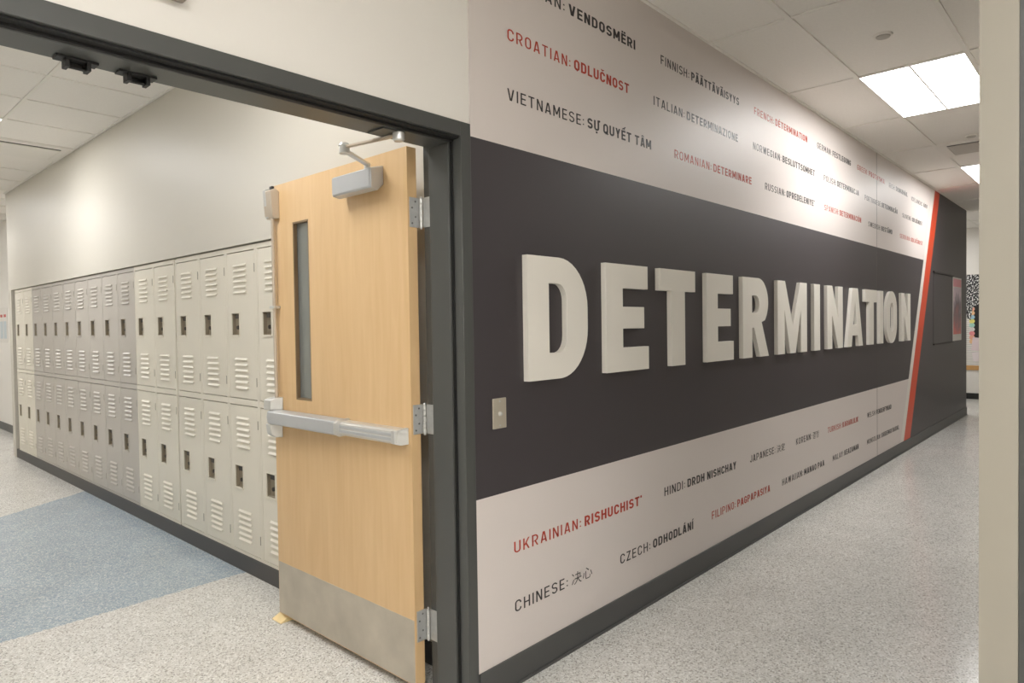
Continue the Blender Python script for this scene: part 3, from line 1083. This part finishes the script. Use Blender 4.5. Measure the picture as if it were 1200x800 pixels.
def make_locker(body_m):
    """two-tier locker column; its own origin at floor level, near edge of the column"""
    r = thing('locker', (0, 0, 0), 'x', 'locker')
    P = PITCH_L
    m = MB()
    z0, z1 = 0.098, LTOP
    m.box(BX, BX + 0.02, 0.001, 0.019, z0, z1)
    m.box(BX, BX + 0.02, P - 0.014, P - 0.001, z0, z1)
    m.box(BX, BX + 0.02, 0.019, P - 0.014, z0, 0.115)
    m.box(BX, BX + 0.02, 0.019, P - 0.014, 0.985, 1.02)
    m.box(BX, BX + 0.02, 0.019, P - 0.014, 1.882, z1)
    m.box(BX + 0.02, BX + 0.4, 0.001, 0.004, z0, z1)
    m.box(BX + 0.02, BX + 0.4, P - 0.004, P - 0.001, z0, z1)
    m.box(BX + 0.4, BX + 0.403, 0.001, P - 0.001, z0, z1)
    m.box(BX + 0.02, BX + 0.4, 0.004, P - 0.004, z0, z0 + 0.004)
    m.box(BX + 0.02, BX + 0.4, 0.004, P - 0.004, z1 - 0.004, z1)
    m.build('body', body_m, r)
    yd0, yd1 = 0.0215, P - 0.0165
    yc = 0.200
    hy0, hy1 = 0.218, 0.312
    for (da, db, lt, lb_, ha, hb) in ((1.0245, 1.8765, (1.800, 1.643), (1.252, 1.084), 1.395, 1.523),
                                      (0.1190, 0.9795, (0.905, 0.737), (0.352, 0.185), 0.491, 0.622)):
        m = MB()
        x0, x1 = DX, DX + 0.014
        m.box(x0, x1, yd0, hy0, da, db)
        m.box(x0, x1, hy1, yd1, da, db)
        m.box(x0, x1, hy0, hy1, da, ha)
        m.box(x0, x1, hy0, hy1, hb, db)
        louvers(m, lt[0], lt[1], yc)
        louvers(m, lb_[0], lb_[1], yc)
        # rolled rim around the latch opening
        m.box(DX - 0.003, DX, hy0 - 0.006, hy0, ha - 0.006, hb + 0.006)
        m.box(DX - 0.003, DX, hy1, hy1 + 0.006, ha - 0.006, hb + 0.006)
        m.box(DX - 0.003, DX, hy0, hy1, hb, hb + 0.006)
        m.box(DX - 0.005, DX, hy0 - 0.004, hy1 + 0.004, ha - 0.010, ha)
        d = m.build('door', body_m, r)
        m = MB()
        m.box(DX + 0.022, DX + 0.024, hy0, hy1, ha, hb)
        m.box(DX + 0.002, DX + 0.024, hy0, hy0 + 0.003, ha, hb)
        m.box(DX + 0.002, DX + 0.024, hy1 - 0.003, hy1, ha, hb)
        m.box(DX + 0.002, DX + 0.022, hy0 + 0.003, hy1 - 0.003, ha, ha + 0.003)
        m.box(DX + 0.002, DX + 0.022, hy0 + 0.003, hy1 - 0.003, hb - 0.003, hb)
        c = m.build('latch_pocket', M_POCKET, d)
        m = MB()
        ym, zm = (hy0 + hy1) / 2 - 0.01, (ha + hb) / 2 - 0.02
        m.tube((DX + 0.022, ym, zm), (DX + 0.004, ym, zm), 0.013, 0.011, 14)
        MB().box(DX + 0.006, DX + 0.022, hy0 + 0.012, hy1 - 0.03, hb - 0.032, hb - 0.008).build('latch_plate', mat('dark_latch', (58, 52, 46), .35, .3), d)
        m.build('latch', mat('dark_latch', (58, 52, 46), .35, .3), d, smooth=True)
        for zz in (db - 0.10, da + 0.10):
            MB().box(DX - 0.0025, DX + 0.002, 0.0165, 0.0225, zz - 0.025, zz + 0.025).build('hinge', mat('hinge_grey', (150, 143, 130), .5), d)
    return r


locA = make_locker(M_LOCK)
locB = make_locker(M_LOCK2)
cols = list(range(14, -5, -1))          # k = 14 is the far end of the row
usedA = usedB = False
for i, k in enumerate(cols):
    dark = 4 < k < 13
    y = 3.628 + PITCH_L * k + (0.02 if k >= 3 else 0)
    if dark:
        o = locB if not usedB else copy_tree(locB)
        usedB = True
    else:
        o = locA if not usedA else copy_tree(locA)
        usedA = True
    o.location = (0, y, 0)
    colr = 'taupe grey' if dark else 'light beige'
    if k == -1:
        tail = 'half hidden by the open wooden door'
    elif k < -1:
        tail = 'behind the open wooden door, ' + {-2: 'seen through its narrow window', -3: 'behind its closer', -4: 'nearest its hinges'}[k]
    elif i == 0:
        tail = 'at the far left end of the row'
    else:
        tail = ORD[i] + ' from the far left end of the row'
    tag(o, '%s two-tier steel locker, %s' % (colr, tail), 'locker', 'two-tier lockers along the hall wall')

# ------------------------------------------------------------------ the open wooden door
DF, DB_, DY0, DY1, DZ0, DZ1 = 1.632, 1.677, 2.028, 3.076, 0.035, 2.113
door = thing('door_1', (1.69, 2.016, 0), 'open maple wooden door with narrow window, push bar and steel kick plate', 'door', None, 'structure')
wy0, wy1, wz0, wz1 = 2.737, 2.875, 1.095, 1.921
m = MB()
m.box(DF, DB_, DY0, wy0, DZ0, DZ1)
m.box(DF, DB_, wy1, DY1, DZ0, DZ1)
m.box(DF, DB_, wy0, wy1, DZ0, wz0)
m.box(DF, DB_, wy0, wy1, wz1, DZ1)
m.build('leaf', M_WOOD, door)
m = MB()
e = 0.008
for xa, xb in ((DF + 0.001, DF + 0.018), (DB_ - 0.018, DB_ - 0.001)):
    m.box(xa, xb, wy0, wy0 + e, wz0, wz1)
    m.box(xa, xb, wy1 - e, wy1, wz0, wz1)
    m.box(xa, xb, wy0 + e, wy1 - e, wz0, wz0 + e)
    m.box(xa, xb, wy0 + e, wy1 - e, wz1 - e, wz1)
m.build('window_bead', M_GLASSFRAME, door)
MB().box(DF + 0.0195, DF + 0.0255, wy0 + 0.001, wy1 - 0.001, wz0 + 0.001, wz1 - 0.001).build('window_pane', M_GLASS, door)
MB().box(DF - 0.0015, DF, DY0 + 0.004, DY1 - 0.004, DZ0 + 0.004, 0.291).build('kick_plate', M_KICK, door, bevel=0.0005)
# hinges
for z0, z1 in ((1.808, 1.922), (1.012, 1.126), (0.205, 0.325)):
    h = MB()
    h.box(1.640, 1.686, DY0 - 0.003, DY0, z0, z1)                     # leaf on the door edge
    hg = h.build('hinge', M_HINGE, door, bevel=0.0006)
    MB().box(JX - 0.003, JX, YS1 + 0.004, 2.008, z0, z1).build('jamb_leaf', M_HINGE, hg, bevel=0.0006)
    k = MB()
    n = 5
    for i in range(n):
        a = z0 + (z1 - z0) * i / n
        b_ = z0 + (z1 - z0) * (i + 1) / n - 0.0015
        k.tube((1.6895, 2.0175, a), (1.6895, 2.0175, b_), 0.0075, n=14)
    k.tube((1.6895, 2.0175, z1), (1.6895, 2.0175, z1 + 0.006), 0.006, 0.004, 14)
    k.tube((1.6895, 2.0175, z0), (1.6895, 2.0175, z0 - 0.006), 0.006, 0.004, 14)
    k.build('knuckle', M_STEEL, hg, smooth=True)
    s = MB()
    for zz, xx in ((z0 + 0.015, 1.652), (z0 + 0.04, 1.668), (z1 - 0.04, 1.652), (z1 - 0.015, 1.668)):
        s.tube((xx, DY0 - 0.003, zz), (xx, DY0 - 0.0045, zz), 0.004, 0.0036, 10)
    s.build('screw', mat('screw_grey', (120, 120, 118), .4, .7), hg, smooth=True)
# closer
cb = MB()
cb.prism([(DF, 2.172, 1.990), (DF, 2.172, 2.064), (1.564, 2.164, 2.046), (1.564, 2.164, 1.968), (1.60, 2.168, 1.962)], (0, 0.268, 0))
c = cb.build('closer_body', M_ALU, door, bevel=0.005, seg=3)
MB().box(1.562, 1.5645, 2.172, 2.430, 1.974, 2.042).build('closer_cover', M_ALU, c, bevel=0.001)
PIV = (1.600, 2.235, 2.055)
ELB = (1.425, 2.130, 2.086)
SHO = (1.470, 1.868, 2.088)
a = MB()
a.tube(PIV, (PIV[0], PIV[1], 2.078), 0.013)
a.bar((PIV[0], PIV[1], 2.074), (ELB[0], ELB[1], 2.078), 0.022, 0.009)
a.build('closer_arm', M_STEEL, door, bevel=0.001)
a = MB()
a.bar((ELB[0], ELB[1], 2.090), (SHO[0], SHO[1], 2.090), 0.018, 0.008)
arm = a.build('closer_arm', M_ROD, door, bevel=0.001)
a = MB()
a.tube((ELB[0], ELB[1], 2.066), (ELB[0], ELB[1], 2.094), 0.019, n=24)
a.tube((ELB[0], ELB[1], 2.094), (ELB[0], ELB[1], 2.103), 0.022, 0.017, n=24)
a.build('elbow_joint', M_STEEL, arm, smooth=True)
a = MB()
a.box(SHO[0] - 0.075, SHO[0] + 0.02, 1.855, 1.945, SZ - 0.006, SZ - 0.0003)
shoe = a.build('closer_shoe', M_FRAME, door, bevel=0.001)
a = MB()
a.tube((SHO[0], SHO[1], 2.074), (SHO[0], SHO[1], 2.097), 0.021, n=24)
a.tube((SHO[0], SHO[1], 2.068), (SHO[0], SHO[1], 2.074), 0.016, 0.021, n=24)
a.build('shoe_pivot', M_STEEL, shoe, smooth=True)
# push bar
b = MB()
b.prism([(DF, 2.056, 0.976), (DF, 2.056, 1.036), (1.592, 2.056, 1.034), (1.582, 2.060, 1.026), (1.582, 2.060, 0.984), (1.592, 2.056, 0.976)], (0, 0.40, 0))
bar = b.build('push_bar', M_ALUL, door, bevel=0.002)
b = MB()
b.box(1.5805, 1.584, 2.075, 2.445, 1.008, 1.020)
b.box(1.5805, 1.584, 2.075, 2.445, 0.990, 1.002)
b.build('bar_groove', M_ALU, bar, bevel=0.001)
b = MB()
b.prism([(DF, 2.046, 0.974), (DF, 2.046, 1.038), (1.596, 2.046, 1.036), (1.578, 2.066, 1.030), (1.578, 2.066, 0.980), (1.596, 2.046, 0.974)], (0, 0.022, 0))
b.build('end_cap', M_STEEL, bar, bevel=0.0015)
b = MB()
b.prism([(1.628, 2.458, 0.974), (1.628, 2.458, 1.040), (1.585, 2.458, 1.040), (1.566, 2.458, 1.034), (1.562, 2.458, 1.008), (1.566, 2.458, 0.980), (1.585, 2.458, 0.972)], (0, 0.572, 0))
b.build('touch_pad', M_ALU, bar, bevel=0.003)
b = MB()
b.prism([(DF, 2.440, 0.971), (DF, 2.440, 1.043), (1.580, 2.440, 1.043), (1.560, 2.440, 1.030), (1.560, 2.440, 0.984), (1.580, 2.440, 0.971)], (0, 0.016, 0))
b.build('pad_collar', M_STEEL, bar, bevel=0.0015)
# latch housing above and below the bar end
b = MB()
b.prism([(DF, 2.994, 1.040), (DF, 2.994, 1.100), (1.590, 3.002, 1.096), (1.574, 3.014, 1.088), (1.572, 3.014, 1.040)], (0, 0.062, 0))
b.build('latch_housing', M_STEEL, bar, bevel=0.004, seg=3)
b = MB()
b.prism([(DF, 3.004, 0.972), (1.574, 3.020, 0.972), (1.580, 3.020, 0.925), (1.600, 3.010, 0.908), (DF, 3.004, 0.905)], (0, 0.042, 0))
b.build('latch_housing', M_STEEL, bar, bevel=0.003)
# vertical rod with guide and top latch
b = MB()
b.tube((1.612, 3.022, 1.098), (1.612, 3.022, 1.965), 0.0085, n=16)
rod = b.build('vertical_rod', M_ROD, door, smooth=True)
b = MB()
b.box(1.598, DF, 3.002, 3.046, 1.525, 1.537)
b.build('rod_guide', M_STEEL, rod, bevel=0.001)
b = MB()
b.prism([(DF, 2.990, 1.952), (DF, 2.990, 2.082), (1.612, 2.990, 2.094), (1.588, 2.998, 2.082), (1.598, 2.998, 1.966), (1.606, 2.992, 1.952)], (0, 0.072, 0))
tl = b.build('top_latch', M_ROD, rod, bevel=0.004, seg=3)
b = MB()
b.prism([(1.586, 3.040, 2.088), (1.612, 3.040, 2.100), (1.622, 3.040, 1.960), (1.600, 3.040, 1.956)], (0, 0.026, 0))
b.build('latch_cover', M_STEEL, tl, bevel=0.002)
MB().box(1.604, 1.618, 3.008, 3.032, 2.088, 2.106).build('latch_bolt', M_BLACK, tl, bevel=0.002)

# wedge under the leading edge
o = MB().prism([(1.705, 3.02, 0.0), (1.605, 3.02, 0.0), (1.605, 3.02, 0.004), (1.668, 3.02, 0.032), (1.705, 3.02, 0.0325)], (0, 0.085, 0)).build('door_wedge', M_PINE, None, (1.645, 3.062, 0), bevel=0.0015)
tag(o, 'pale wooden wedge under the leading edge of the open wooden door', 'door stop')
